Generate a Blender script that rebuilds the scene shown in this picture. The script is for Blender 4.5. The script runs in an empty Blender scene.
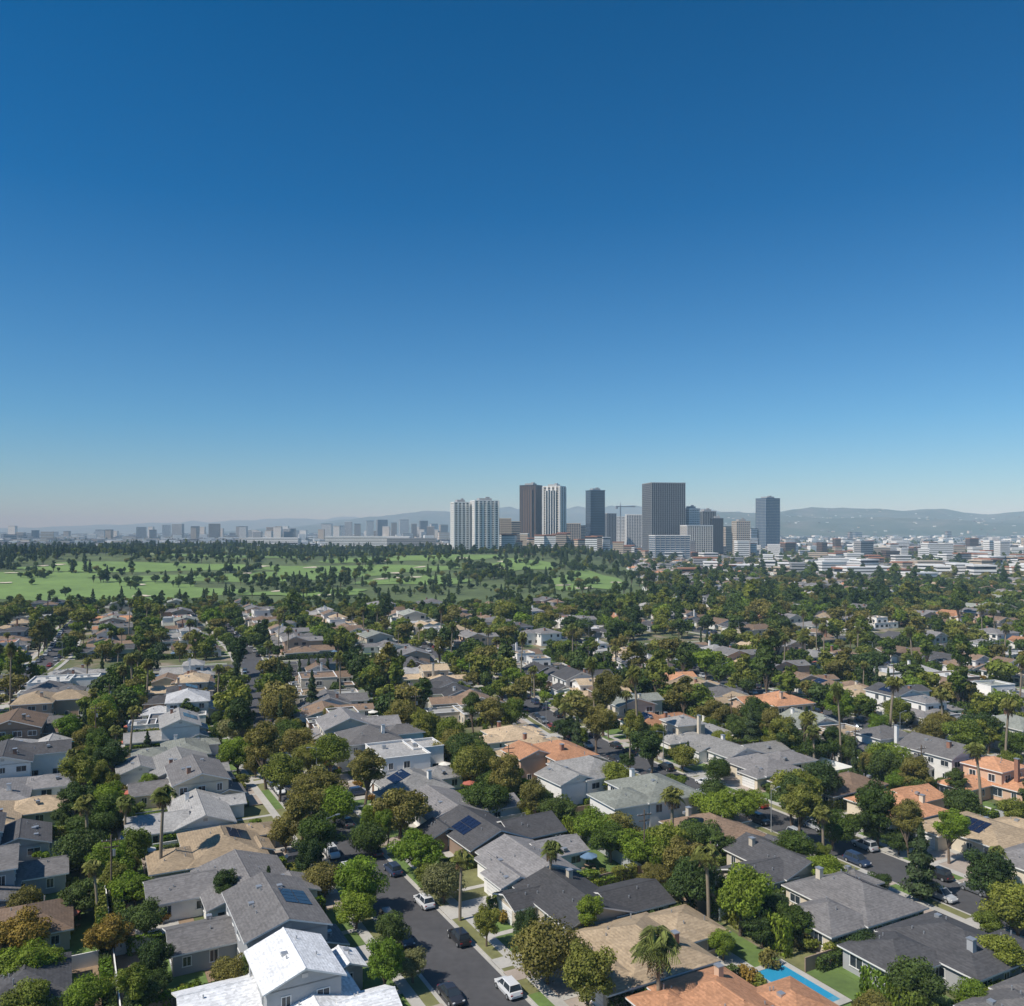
import bpy, math, random
import numpy as np
from mathutils import Vector, noise as mnoise
R=random.Random(11); rng=np.random.default_rng(11)
scene=bpy.context.scene; COL=scene.collection
scene.view_settings.view_transform='Standard'; scene.view_settings.look='None'; scene.view_settings.exposure=0
# ------------------------------------------------------------------ materials
def new_mat(name):
    m=bpy.data.materials.new(name); m.use_nodes=True
    nt=m.node_tree; b=nt.nodes['Principled BSDF']
    return m,nt,b
def N(nt,t,**k):
    n=nt.nodes.new(t)
    for a,v in k.items(): setattr(n,a,v)
    return n
def ramp(nt,fac,stops):
    r=N(nt,'ShaderNodeValToRGB'); e=r.color_ramp.elements
    while len(e)<len(stops): e.new(0.5)
    for i,(p,c) in enumerate(stops):
        e[i].position=p; e[i].color=(c[0],c[1],c[2],1)
    nt.links.new(fac,r.inputs[0]); return r.outputs[0]
def vary(nt,col,fac,lo,hi):
    mr=N(nt,'ShaderNodeMapRange'); mr.inputs[3].default_value=lo; mr.inputs[4].default_value=hi
    nt.links.new(fac,mr.inputs[0])
    v=N(nt,'ShaderNodeVectorMath',operation='SCALE'); nt.links.new(col,v.inputs[0]); nt.links.new(mr.outputs[0],v.inputs['Scale'])
    return v.outputs[0]
def nz(nt,scale,detail=4,coord='Object',rough=.55):
    t=N(nt,'ShaderNodeTexCoord'); n=N(nt,'ShaderNodeTexNoise'); n.inputs['Scale'].default_value=scale
    n.inputs['Detail'].default_value=detail; n.inputs['Roughness'].default_value=rough
    nt.links.new(t.outputs[coord],n.inputs['Vector']); return n.outputs[0]
def simple(name,c,rough=.8,var=.12,scale=1.5,metal=0,rand=.0,fine=0):
    m,nt,b=new_mat(name)
    rgb=N(nt,'ShaderNodeRGB'); rgb.outputs[0].default_value=(*c,1); col=rgb.outputs[0]
    if var: col=vary(nt,col,nz(nt,scale),1-var*1.8,1+var*1.8)
    if fine: col=vary(nt,col,nz(nt,scale*8,2),1-fine*1.8,1+fine*1.8)
    if rand:
        o=N(nt,'ShaderNodeObjectInfo'); col=vary(nt,col,o.outputs['Random'],1-rand,1+rand)
    nt.links.new(col,b.inputs['Base Color']); b.inputs['Roughness'].default_value=rough; b.inputs['Metallic'].default_value=metal
    return m
def roofmat(name,c,rough=.9):
    m,nt,b=new_mat(name)
    rgb=N(nt,'ShaderNodeRGB'); rgb.outputs[0].default_value=(*c,1); col=rgb.outputs[0]
    t=N(nt,'ShaderNodeTexCoord'); mp=N(nt,'ShaderNodeMapping'); mp.inputs['Scale'].default_value=(2.6,2.6,9)
    nt.links.new(t.outputs['Object'],mp.inputs[0])
    v=N(nt,'ShaderNodeTexVoronoi'); v.inputs['Scale'].default_value=1.0; nt.links.new(mp.outputs[0],v.inputs['Vector'])
    sp=N(nt,'ShaderNodeSeparateColor'); nt.links.new(v.outputs['Color'],sp.inputs[0])
    col=vary(nt,col,sp.outputs[0],.82,1.16)
    col=vary(nt,col,nz(nt,.3,6,rough=.65),.62,1.38)
    w=N(nt,'ShaderNodeTexWave',wave_type='BANDS',bands_direction='Z'); w.inputs['Scale'].default_value=2.3; w.inputs['Distortion'].default_value=1.2; w.inputs['Detail Scale'].default_value=3
    nt.links.new(t.outputs['Object'],w.inputs['Vector'])
    col=vary(nt,col,w.outputs['Fac'],.91,1.04)
    o=N(nt,'ShaderNodeObjectInfo'); col=vary(nt,col,o.outputs['Random'],.70,1.24)
    nt.links.new(col,b.inputs['Base Color']); b.inputs['Roughness'].default_value=rough; b.inputs['Specular IOR Level'].default_value=.25
    return m
def leafmat(name,stops,trans=.25,gain=1.85):
    m,nt,b=new_mat(name)
    o=N(nt,'ShaderNodeObjectInfo'); col=ramp(nt,o.outputs['Random'],[(p,(c[0]*gain*1.18,c[1]*gain,c[2]*gain*.75)) for p,c in stops])
    a=N(nt,'ShaderNodeAttribute'); a.attribute_name='tone'
    col=vary(nt,col,a.outputs['Fac'],.34,1.6)
    nt.links.new(col,b.inputs['Base Color']); b.inputs['Roughness'].default_value=.6
    b.inputs['Specular IOR Level'].default_value=.2
    tr=N(nt,'ShaderNodeBsdfTranslucent'); 
    sc=N(nt,'ShaderNodeVectorMath',operation='MULTIPLY'); sc.inputs[1].default_value=(1.3,1.5,.4); nt.links.new(col,sc.inputs[0]); nt.links.new(sc.outputs[0],tr.inputs[0])
    mx=N(nt,'ShaderNodeMixShader'); mx.inputs[0].default_value=trans
    nt.links.new(b.outputs[0],mx.inputs[1]); nt.links.new(tr.outputs[0],mx.inputs[2])
    nt.links.new(mx.outputs[0],nt.nodes['Material Output'].inputs[0])
    return m
ROOF={k:roofmat('roof_'+k,c) for k,c in dict(gray=(.19,.18,.175),dark=(.08,.078,.08),light=(.31,.30,.285),white=(.60,.60,.60),
   tan=(.42,.32,.21),brown=(.21,.145,.10),terra=(.46,.235,.13),sage=(.25,.26,.225)).items()}
WALL={k:simple('stucco_'+k,c,.9,.06,.8,rand=.08) for k,c in dict(white=(.76,.74,.70),cream=(.62,.54,.42),gray=(.35,.355,.36),
   peach=(.58,.39,.27),beige=(.5,.44,.35),brown=(.27,.19,.14)).items()}
M_trim=simple('white_trim_paint',(.74,.73,.70),.6,.04)
M_glass,_nt,_b=new_mat('window_glass'); _b.inputs['Base Color'].default_value=(.03,.04,.05,1); _b.inputs['Roughness'].default_value=.08
M_door=simple('door_wood',(.16,.09,.05),.6,.1)
M_flat=simple('flat_roof_membrane',(.46,.45,.42),.9,.2,.4,rand=.35,fine=.06)
M_metal=simple('galvanised_metal',(.45,.46,.47),.45,.05,metal=.6)
M_solar=simple('solar_cell',(.012,.018,.045),.15,.1,3)
M_brick=simple('chimney_brick',(.3,.15,.1),.9,.15,3)
M_asph=simple('asphalt',(.07,.068,.07),.92,.18,.12,fine=.12)
M_conc=simple('concrete',(.42,.40,.36),.9,.15,.25,fine=.06)
M_lawn=simple('lawn_grass',(.11,.17,.04),.95,.33,.13,fine=.16)
M_drylawn=simple('dry_parkway_grass',(.17,.17,.065),.95,.33,.11,fine=.16)
M_patio=simple('patio_paving',(.36,.30,.25),.9,.22,.2,fine=.06)
M_dirt=simple('bare_soil',(.27,.19,.12),.95,.2,.3,fine=.12)
M_bark=simple('bark',(.14,.10,.07),.95,.2,3)
M_palmbark=simple('palm_bark',(.25,.2,.14),.95,.2,3)
M_wood=simple('fence_wood',(.28,.2,.14),.9,.15,1.,rand=.25)
L_mix=leafmat('foliage_mixed',[(0,(.026,.048,.012)),(.2,(.045,.078,.015)),(.4,(.070,.100,.02)),(.6,(.088,.104,.028)),(.75,(.10,.128,.025)),(.88,(.042,.072,.02)),(1,(.024,.046,.018))])
L_dark=leafmat('foliage_dark',[(0,(.018,.036,.012)),(.5,(.027,.05,.014)),(1,(.038,.062,.017))],.15)
L_bright=leafmat('foliage_bright',[(0,(.08,.14,.018)),(.5,(.10,.15,.024)),(1,(.064,.12,.018))],.3,1.6)
L_olive=leafmat('foliage_olive',[(0,(.08,.086,.028)),(.5,(.098,.098,.034)),(1,(.07,.076,.026))],.25)
L_gray=leafmat('foliage_grayish',[(0,(.10,.11,.06)),(1,(.08,.095,.05))],.2)
L_con=leafmat('needles',[(0,(.018,.034,.016)),(1,(.03,.048,.02))],.1)
L_palm=leafmat('palm_fronds',[(0,(.06,.085,.028)),(1,(.09,.105,.035))],.2)
L_dead=leafmat('dead_fronds',[(0,(.17,.125,.09)),(1,(.2,.15,.11))],.1,1)
L_orange=leafmat('foliage_orange',[(0,(.18,.12,.03)),(1,(.14,.12,.03))],.2,1.4)
# ------------------------------------------------------------------ mesh builders
class MB:
    def __init__(s): s.v=[]; s.f=[]; s.m=[]; s.mats=[]
    def mi(s,mat):
        if mat not in s.mats: s.mats.append(mat)
        return s.mats.index(mat)
    def face(s,pts,mat):
        i=len(s.v); s.v+= [tuple(p) for p in pts]; s.f.append(tuple(range(i,i+len(pts)))); s.m.append(s.mi(mat))
    def hexa(s,b,t,mat):
        i=len(s.v); s.v+=[tuple(p) for p in b]+[tuple(p) for p in t]; k=s.mi(mat)
        for q in ((3,2,1,0),(4,5,6,7),(0,1,5,4),(1,2,6,5),(2,3,7,6),(3,0,4,7)):
            s.f.append(tuple(i+a for a in q)); s.m.append(k)
    def box(s,x0,x1,y0,y1,z0,z1,mat):
        s.hexa([(x0,y0,z0),(x1,y0,z0),(x1,y1,z0),(x0,y1,z0)],[(x0,y0,z1),(x1,y0,z1),(x1,y1,z1),(x0,y1,z1)],mat)
    def cyl(s,x,y,z0,z1,r0,r1,mat,n=8,axis='z'):
        ring=[]
        for (z,r) in ((z0,r0),(z1,r1)):
            for j in range(n):
                a=2*math.pi*j/n; c,d=r*math.cos(a),r*math.sin(a)
                ring.append((x+c,y+d,z) if axis=='z' else ((z,x+c,y+d) if axis=='x' else (x+c,z,y+d)))
        i=len(s.v); s.v+=ring; k=s.mi(mat)
        for j in range(n):
            s.f.append((i+j,i+(j+1)%n,i+n+(j+1)%n,i+n+j)); s.m.append(k)
        s.f.append(tuple(i+n+j for j in range(n))); s.m.append(k); s.f.append(tuple(i+n-1-j for j in range(n))); s.m.append(k)
    def mesh(s,name):
        me=bpy.data.meshes.new(name); me.from_pydata(s.v,[],s.f)
        for m in s.mats: me.materials.append(m)
        me.polygons.foreach_set('material_index',s.m); me.update(); return me
def obj(name,me,loc=(0,0,0),rot=0,sc=(1,1,1),col=None):
    o=bpy.data.objects.new(name,me); o.location=loc; o.rotation_euler=(0,0,rot); o.scale=sc
    (col or COL).objects.link(o); return o
# ------------------------------------------------------------------ layout functions
ys=np.arange(-50,2600,2.0)
sl=np.interp(ys,[0,185,240,330,400,480,2600],[.53,.53,.325,.30,.47,.42,.30])
cx=-2.5-np.concatenate([[0],np.cumsum((sl[1:]+sl[:-1])*1.0)]); cx+= -2.5-np.interp(98,ys,cx)
W=85.5
def SX(y,k): return float(np.interp(y,ys,cx))+W*k
def SLP(y): return float(np.interp(y,ys,sl))
def frame(y):
    s=SLP(y); l=math.hypot(s,1); t=(-s/l,1/l); n=(1/l,s/l); return t,n
CROSS=[348,600,860,1120,1400]
def YC(x,y0): return y0+.33*(x+100)
def near_cross(x,y): return min(abs(y-YC(x,c)) for c in CROSS)
def golf_mask(x,y): return y>612+.03*x+14*math.sin(x*.02) and x<.10*y+45 and y<1900
def H(x,y):
    def ss(a,b,t):
        t=min(1,max(0,(t-a)/(b-a))); return t*t*(3-2*t)
    g=ss(620,1250,y)*(1-ss(1700,2200,y))*(1-ss(.06*y,.06*y+170,x))
    return g*(16+3*math.sin(x*.009+1)+3*math.sin(y*.012))
def vis(x,y,m=45): return y>62 and abs(x)<y*.625+m
POOL=(34.3,102.3)
# ------------------------------------------------------------------ houses
def roof(m,cx_,cy,w,d,z,kind,mat,wm,pitch=.38,over=.5,solar=False):
    hx,hy=w/2,d/2; sw=False
    if hy>hx: sw=True
    def P(u,v,zz): return (cx_+(v if sw else u),cy+(u if sw else v),zz)
    a,b=(max(hx,hy),min(hx,hy)); A,B=a+over,b+over; T=.2
    zr=z+B*pitch; ze=z
    if kind=='hip':
        r=A-B*.98
        e=[P(-A,-B,ze),P(A,-B,ze),P(A,B,ze),P(-A,B,ze)]; lo=[P(-A,-B,ze-T),P(A,-B,ze-T),P(A,B,ze-T),P(-A,B,ze-T)]
        r0,r1=P(-r,0,zr),P(r,0,zr)
        m.face([e[0],e[1],r1,r0],mat); m.face([e[2],e[3],r0,r1],mat); m.face([e[1],e[2],r1],mat); m.face([e[3],e[0],r0],mat)
        for i in range(4): m.face([lo[i],lo[(i+1)%4],e[(i+1)%4],e[i]],M_trim)
        m.face(lo[::-1],M_trim)
        m.hexa([P(-r,-.16,zr-.03),P(r,-.16,zr-.03),P(r,.16,zr-.03),P(-r,.16,zr-.03)],[P(-r,-.05,zr+.06),P(r,-.05,zr+.06),P(r,.05,zr+.06),P(-r,.05,zr+.06)],mat)
    else:
        for s in (-1,1):
            t=[P(-A,s*B,ze),P(A,s*B,ze),P(A,0,zr),P(-A,0,zr)]; bt=[(p[0],p[1],p[2]-T) for p in t]
            m.face(t,mat); m.face(bt,M_trim)
            m.face([bt[0],bt[1],t[1],t[0]],M_trim)
            m.face([bt[1],bt[2],t[2],t[1]],M_trim); m.face([bt[3],bt[0],t[0],t[3]],M_trim)
        zw=z+over*pitch-T
        for s in (-1,1):
            m.face([P(s*a,-b,z-.25),P(s*a,b,z-.25),P(s*a,b,zw),P(s*a,0,zr-T),P(s*a,-b,zw)],wm)
            m.hexa([P(s*(a+.02),-.35,zr-1.2),P(s*(a+.02),.35,zr-1.2),P(s*(a+.06),.35,zr-1.2),P(s*(a+.06),-.35,zr-1.2)],
                   [P(s*(a+.02),-.35,zr-.75),P(s*(a+.02),.35,zr-.75),P(s*(a+.06),.35,zr-.75),P(s*(a+.06),-.35,zr-.75)],M_metal)
        m.hexa([P(-A,-.16,zr-.04),P(A,-.16,zr-.04),P(A,.16,zr-.04),P(-A,.16,zr-.04)],[P(-A,-.05,zr+.06),P(A,-.05,zr+.06),P(A,.05,zr+.06),P(-A,.05,zr+.06)],mat)
    if solar:
        s=-1
        for i in range(4):
            for j in range(2):
                u=-2.4+i*1.2; v0=.9+j*1.75; v1=v0+1.65
                if v1>B-.4: continue
                z0=zr-v0*pitch+.09; z1=zr-v1*pitch+.09
                q=[P(u,s*v1,z1),P(u+1.1,s*v1,z1),P(u+1.1,s*v0,z0),P(u,s*v0,z0)]
                m.hexa([(p[0],p[1],p[2]-.05) for p in q],q,M_solar)
    return zr,sw
def window(m,wx,wy,ax,sg,zc,ww,hh,detail):
    def bx(a0,a1,z0,z1,t,mat,t0=.0):
        lo,hi=sorted((sg*t0,sg*t))
        if ax=='y': m.box(wx+a0,wx+a1,wy+lo,wy+hi,z0,z1,mat)
        else: m.box(wx+lo,wx+hi,wy+a0,wy+a1,z0,z1,mat)
    bx(-ww/2,ww/2,zc-hh/2,zc+hh/2,.02,M_glass,-.01)
    if detail:
        f=.1
        bx(-ww/2-f,ww/2+f,zc+hh/2,zc+hh/2+f,.07,M_trim); bx(-ww/2-f-.05,ww/2+f+.05,zc-hh/2-f,zc-hh/2,.12,M_trim)
        bx(-ww/2-f,-ww/2,zc-hh/2,zc+hh/2,.07,M_trim); bx(ww/2,ww/2+f,zc-hh/2,zc+hh/2,.07,M_trim)
        bx(-.03,.03,zc-hh/2,zc+hh/2,.05,M_trim)
def volume(m,cx_,cy,w,d,h,st,kind,rm,wm,r,detail,front=False,solar=False,pitch=.38,over=.5,z0=-.5):
    x0,x1,y0,y1=cx_-w/2,cx_+w/2,cy-d/2,cy+d/2
    top=h+.45 if kind=='flat' else h-.08
    for q in (((x0,y0),(x1,y0)),((x1,y0),(x1,y1)),((x1,y1),(x0,y1)),((x0,y1),(x0,y0))):
        (a,b),(c,e)=q; m.face([(a,b,z0),(c,e,z0),(c,e,top),(a,b,top)],wm)
    if kind=='flat':
        m.face([(x0,y0,h),(x1,y0,h),(x1,y1,h),(x0,y1,h)],M_flat if r.random()<.6 else rm)
        t=.14
        m.box(x0-t,x1+t,y0-t,y0+t,top,top+.08,M_trim); m.box(x0-t,x1+t,y1-t,y1+t,top,top+.08,M_trim)
        m.box(x0-t,x0+t,y0+t,y1-t,top,top+.08,M_trim); m.box(x1-t,x1+t,y0+t,y1-t,top,top+.08,M_trim)
        for _ in range(r.randint(1,3)):
            a=r.uniform(x0+1.2,x1-1.2); b=r.uniform(y0+1.2,y1-1.2); m.box(a-.45,a+.45,b-.4,b+.4,h+.01,h+.85,M_metal)
    else:
        zr,sw=roof(m,cx_,cy,w,d,h,kind,rm,wm,pitch,over,solar)
        for _ in range(r.randint(2,4)):
            u=r.uniform(-.32,.32); v=r.uniform(.1,.3)*r.choice((-1,1))
            px,py=(cx_+v*w,cy+u*d) if sw else (cx_+u*w,cy+v*d)
            sh=min(w,d); zz=h+(sh/2+over-abs(v)*sh)*pitch
            m.cyl(px,py,zz-.3,zz+.35,.09,.09,M_metal,6)
            if r.random()<.3: m.box(px+.8,px+1.5,py-.35,py+.35,zz-.2,zz+.22,M_metal)
    for s in range(st):
        zc=(1.65+s*2.9) if z0<1 else z0+1.3
        for ax,sg in (('y',-1),('y',1),('x',-1),('x',1)):
            L=w if ax=='y' else d; n=max(1,int(L/3.1))
            for i in range(n):
                if r.random()<.2: continue
                p=(i+.5)/n*L-L/2; ww=r.choice((.9,1.3,1.8)); hh=r.choice((1.1,1.3,1.4))
                if ax=='y':
                    if front and sg<0 and s==0 and i==0:
                        m.box(cx_+p-.5,cx_+p+.5,y0-.05,y0+.01,.1,2.2,M_door); continue
                    window(m,cx_+p,y0 if sg<0 else y1,'y',sg,zc,ww,hh,detail)
                else: window(m,x0 if sg<0 else x1,cy+p,'x',sg,zc,ww,hh,detail)
def house(name,w,d,st,kind,rm,wm,seed,detail=True,solar=False):
    r=random.Random(seed); m=MB(); h=3.0 if st==1 else 5.9
    rm=ROOF[rm]; wm=WALL[wm]; pitch=r.uniform(.3,.42)
    md=d*r.uniform(.52,.68)
    cy=-d/2+md/2+r.uniform(1.2,2.5)
    sgn=r.choice((-1,1))
    partial=st==2 and r.random()<.45
    if partial:
        volume(m,0,cy,w,md,3.0,1,kind,rm,wm,r,detail,True,False,.26)
        volume(m,sgn*w*.14,cy+md*.08,w*.62,md*.78,5.9,1,kind,rm,wm,r,detail,False,solar,pitch,.5,2.9)
    else: volume(m,0,cy,w,md,h,st,kind,rm,wm,r,detail,True,solar,pitch)
    k2=kind if r.random()<.8 else ('gable' if kind!='flat' else 'flat')
    ww=w*r.uniform(.45,.66); rd=d/2-(cy+md/2)+1.6+2
    volume(m,sgn*(w/2-ww/2-.35),cy+md/2+rd/2-2,ww,rd,h-.12 if r.random()<.6 and not partial else 2.9,st if h<3.5 else 1,k2,rm,wm,r,detail,False,False,pitch)
    gw=r.uniform(4.8,6); gd=(cy-md/2)+d/2+2.4; gx=-sgn*(w/2-gw/2-.25); gy=-d/2+gd/2-.4
    gh=2.78; gk='gable' if kind=='gable' else kind
    volume(m,gx,gy,gw,gd+1.2,gh,0,gk,rm,wm,r,detail,False,False,pitch)
    yf=gy-(gd+1.2)/2
    m.box(gx-1.9,gx+1.9,yf-.06,yf+.01,.05,2.2,M_trim)
    for i in range(1,4): m.box(gx-1.88,gx+1.88,yf-.08,yf-.055,.05+i*.54,.09+i*.54,M_metal)
    if st==2 and r.random()<.5:
        volume(m,sgn*(w/2-2.2),-d/2+1.2,3.9,3.4,2.92,1,gk,rm,wm,r,detail,False,False,pitch)
    if r.random()<.4:
        volume(m,sgn*w*.2,cy-md/2+.3,w*.3,3.2,2.86,0,'gable' if kind!='flat' else 'flat',rm,wm,r,detail,False,False,pitch)
    if r.random()<.7 and kind!='flat':
        x=-sgn*w*.28; y=cy+md*.2; zt=h+min(w,md)/2*pitch+.6; m.box(x-.4,x+.4,y-.35,y+.35,2.8,zt,M_brick if r.random()<.5 else wm)
        m.box(x-.48,x+.48,y-.43,y+.43,zt,zt+.12,M_metal)
    m.box(-1.5,1.5,cy-md/2-1.4,cy-md/2,-.2,.12,M_conc)
    m.box(w/2+.2,w/2+.9,cy-.4,cy+.4,0,.9,M_metal)
    return m.mesh(name)
STYLE={(0,-1):[('white',2,'gable','gray'),('gray',2,'gable','gray'),('gray',1,'gable','white'),('tan',1,'hip','beige'),('light',1,'gable','white'),('gray',2,'gable','cream'),('light',1,'gable','white'),('sage',1,'hip','white'),('light',2,'gable','white'),('gray',1,'flat','white')],
 (0,1):[('terra',1,'hip','peach'),('tan',1,'hip','beige'),('dark',1,'gable','beige'),('gray',1,'gable','white'),('dark',1,'gable','brown'),('gray',1,'gable','white'),('light',1,'hip','white'),('light',2,'flat','white'),('gray',2,'hip','white'),('gray',2,'gable','cream')],
 (1,-1):[('gray',1,'hip','white'),('dark',1,'hip','gray'),('gray',1,'hip','cream'),('dark',1,'gable','beige'),('brown',1,'hip','beige'),('sage',2,'hip','white'),('light',2,'hip','white'),('terra',2,'hip','peach'),('tan',1,'hip','beige')],
 (1,1):[('brown',1,'hip','beige'),('gray',1,'hip','white'),('gray',1,'gable','white'),('gray',1,'hip','cream'),('tan',1,'hip','cream'),('terra',1,'hip','cream'),('brown',1,'hip','beige'),('gray',1,'hip','cream'),('light',1,'gable','white')],
 (2,-1):[('gray',1,'hip','white')]*5+[('gray',1,'hip','cream'),('terra',2,'hip','peach'),('gray',2,'gable','white'),('gray',2,'hip','white')],
 (-1,1):[('dark',1,'hip','beige'),('brown',1,'hip','cream'),('gray',2,'gable','gray'),('dark',2,'gable','gray'),('tan',1,'hip','beige'),('gray',1,'hip','white'),('dark',2,'gable','white'),('light',1,'hip','white')]}
ROOFW=['gray']*7+['dark']*5+['light']*3+['white']*1+['tan']*4+['brown']*5+['terra']*3+['sage']*2
VARW=['gray','brown','light','terra','dark','tan','gray','brown','sage','dark','tan','terra','brown','gray','dark','brown','terra','gray','light','tan','brown','tan','white','dark','brown','gray']
WALLW=['white']*7+['cream']*4+['gray']*3+['peach']*1+['beige']*4+['brown']
VAR=[house('house_plan_%d'%i,R.uniform(12,14),R.uniform(16,19),2 if i%5 in (0,3) else 1,R.choice(['hip','hip','gable','gable','flat']) ,VARW[i],R.choice(WALLW),100+i,False) for i in range(26)]
HOUSES=[]; LOTS=[]; far_h=[]; GAPS=[]
for k in range(-14,26):
    for side in (-1,1):
        left=(k<0 or (k==0 and side<0)); step=15.5 if left else 13.8
        y=94-step if (k,side)==(0,-1) else (93.-step if not (k,side)==(1,-1) else 92.5-step)
        idx=0
        while y<1650:
            y+=step; idx+=1
            t,n=frame(y); cxs=SX(y,k)
            back=R.uniform(-1.5,2.2) if y>125 else 0
            x=cxs+side*(21.5+back)/n[0]; yy=y
            if not vis(x,yy): continue
            if near_cross(x,yy)<17: continue
            if golf_mask(x,yy+15): continue
            rot=math.atan2(-n[0]*side,n[1]*side)+(R.gauss(0,.025) if y>125 else 0)
            if y>230 and R.random()<.11: GAPS.append((x,yy)); continue
            w=step/t[1]-1.7+R.uniform(-.9,.5); d=R.uniform(16,20.)
            if (k,side)==(0,1) and y<100: d=16
            LOTS.append((x,yy,k,side,t,n,w,d,cxs,step/t[1]))
            if yy<300:
                st=STYLE.get((k,side)); seed=R.randint(0,10**6)
                if st and idx-1<len(st): rf,ns,kd,wl=st[idx-1]
                else: rf,ns,kd,wl=R.choice(ROOFW),(2 if R.random()<.38 else 1),R.choice(['hip','hip','hip','gable','gable','flat']),R.choice(WALLW)
                me=house('house',w,d,ns,kd,rf,wl,seed,True,(R.random()<.14 and rf!='white') or (k,side,idx) in ((0,1,5),(1,-1,3)))
                obj('house',me,(x,yy,0),rot)
            elif yy<480:
                obj('house',R.choice(VAR),(x,yy,0),rot,(R.uniform(.92,1.08)*R.choice((-1,1)),R.uniform(.88,1.08),1))
            else: far_h.append((x,yy,H(x,yy),rot,R.uniform(.9,1.15),R.randrange(len(VAR))))
            if yy<640: HOUSES.append((x,yy,t,n,w/2,d/2))
HA=np.array([(h[0],h[1],h[3][0],h[3][1],h[4],h[5]) for h in HOUSES])
def in_house(x,y,m=.6):
    if y>640: return False
    dx=x-HA[:,0]; dy=y-HA[:,1]; a=np.abs(dx*HA[:,2]+dy*HA[:,3]); b=np.abs(-dx*HA[:,3]+dy*HA[:,2])
    return bool(np.any((a<HA[:,5]+m)&(b<HA[:,4]+m)))
def on_road(x,y,m=5.4):
    a=SX(y,0); t,n=frame(y); k=round((x-a)/W); return abs(x-a-W*k)*n[0]<m or near_cross(x,y)*.95<m
# ------------------------------------------------------------------ ground
def sgrid(n,half,c=6.): 
    u=np.linspace(-1,1,n); return np.sinh(u*c)/np.sinh(c)*half
gx=sgrid(181,26000,5.5); gy=np.concatenate([np.linspace(-400,2400,150),2400+np.linspace(0,1,60)[1:]**2*26000])
X,Y=np.meshgrid(gx,gy); Z=np.array([[H(a,b) for a in gx] for b in gy])
vv=np.stack([X,Y,Z],-1).reshape(-1,3)
nx,ny=len(gx),len(gy); ii=(np.arange(ny-1)[:,None]*nx+np.arange(nx-1)[None,:]).reshape(-1)
ff=np.stack([ii,ii+1,ii+nx+1,ii+nx],-1)
def mesh_np(name,v,f,mats,mi=None,tone=None):
    me=bpy.data.meshes.new(name); me.vertices.add(len(v)); me.vertices.foreach_set('co',np.asarray(v,np.float32).ravel())
    k=f.shape[1]; me.loops.add(f.size); me.loops.foreach_set('vertex_index',np.asarray(f,np.int32).ravel())
    me.polygons.add(len(f)); me.polygons.foreach_set('loop_start',np.arange(0,f.size,k,dtype=np.int32)); 
    for m in mats: me.materials.append(m)
    if mi is not None: me.polygons.foreach_set('material_index',np.asarray(mi,np.int32))
    if tone is not None:
        a=me.attributes.new('tone','FLOAT','FACE'); a.data.foreach_set('value',np.asarray(tone,np.float32))
    me.update(calc_edges=True); me.validate(); return me
m,nt,b=new_mat('ground_earth')
g1=ramp(nt,nz(nt,.09,6),[(.34,(.07,.10,.03)),(.5,(.12,.125,.05)),(.6,(.22,.18,.12)),(.75,(.34,.30,.24))])
g2=ramp(nt,nz(nt,.012,8,rough=.7),[(.35,(.05,.075,.03)),(.5,(.09,.11,.06)),(.62,(.2,.19,.16)),(.78,(.33,.32,.3))])
geo=N(nt,'ShaderNodeNewGeometry'); sx=N(nt,'ShaderNodeSeparateXYZ'); nt.links.new(geo.outputs['Position'],sx.inputs[0])
mr=N(nt,'ShaderNodeMapRange'); mr.inputs[1].default_value=600; mr.inputs[2].default_value=1500; nt.links.new(sx.outputs[1],mr.inputs[0])
mx=N(nt,'ShaderNodeMix',data_type='RGBA'); nt.links.new(mr.outputs[0],mx.inputs['Factor']); nt.links.new(g1,mx.inputs['A']); nt.links.new(g2,mx.inputs['B'])
nt.links.new(vary(nt,mx.outputs['Result'],nz(nt,1.2,3),.75,1.25),b.inputs['Base Color']); b.inputs['Roughness'].default_value=.95
obj('ground',mesh_np('ground',vv,ff,[m]))
M_rough=simple('golf_rough',(.085,.115,.035),.95,.35,.02,fine=.2)
M_fair=simple('golf_fairway',(.15,.235,.055),.95,.2,.015,fine=.14)
M_sand=simple('bunker_sand',(.6,.52,.4),.95,.05)
xs=np.arange(-1400,300,14.); yy_=np.arange(600,1920,10.)
mb=MB()
for a in xs:
    for c in yy_:
        if golf_mask(a+7,c+5) and abs(a)<c*.7+80:
            mb.face([(a,c,H(a,c)+.12),(a+14,c,H(a+14,c)+.12),(a+14,c+10,H(a+14,c+10)+.12),(a,c+10,H(a,c+10)+.12)],M_rough)
obj('golf_course',mb.mesh('golf_course'))
FAIR=[(-395,735,165,85,.05),(-560,870,160,75,-.1),(-285,905,135,62,.2),(-430,1020,160,55,.1),(-185,985,105,75,.05),(-130,1150,120,65,.1),(74,840,36,105,-.1),(-95,845,55,50,.2),(-380,1240,210,60,0),(-170,720,50,32,.1),(10,1020,40,70,0)]
mb=MB()
def blob(cx_,cy,rx,ry,ro,z,mat,n=48):
    ph=R.uniform(0,6)
    rings=[]
    for q in np.linspace(0,1,7):
        ring=[]
        for j in range(n):
            a=2*math.pi*j/n; rr=q*(1+.16*math.sin(3*a+ph)+.1*math.sin(5*a+2*ph))
            u,v=rr*rx*math.cos(a),rr*ry*math.sin(a); x=cx_+u*math.cos(ro)-v*math.sin(ro); y=cy+u*math.sin(ro)+v*math.cos(ro)
            ring.append((x,y,H(x,y)+z))
        rings.append(ring)
    for i in range(6):
        for j in range(n): mb.face([rings[i][j],rings[i+1][j],rings[i+1][(j+1)%n],rings[i][(j+1)%n]],mat)
for i,f in enumerate(FAIR): blob(*f,.35+.05*i,M_fair)
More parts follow.
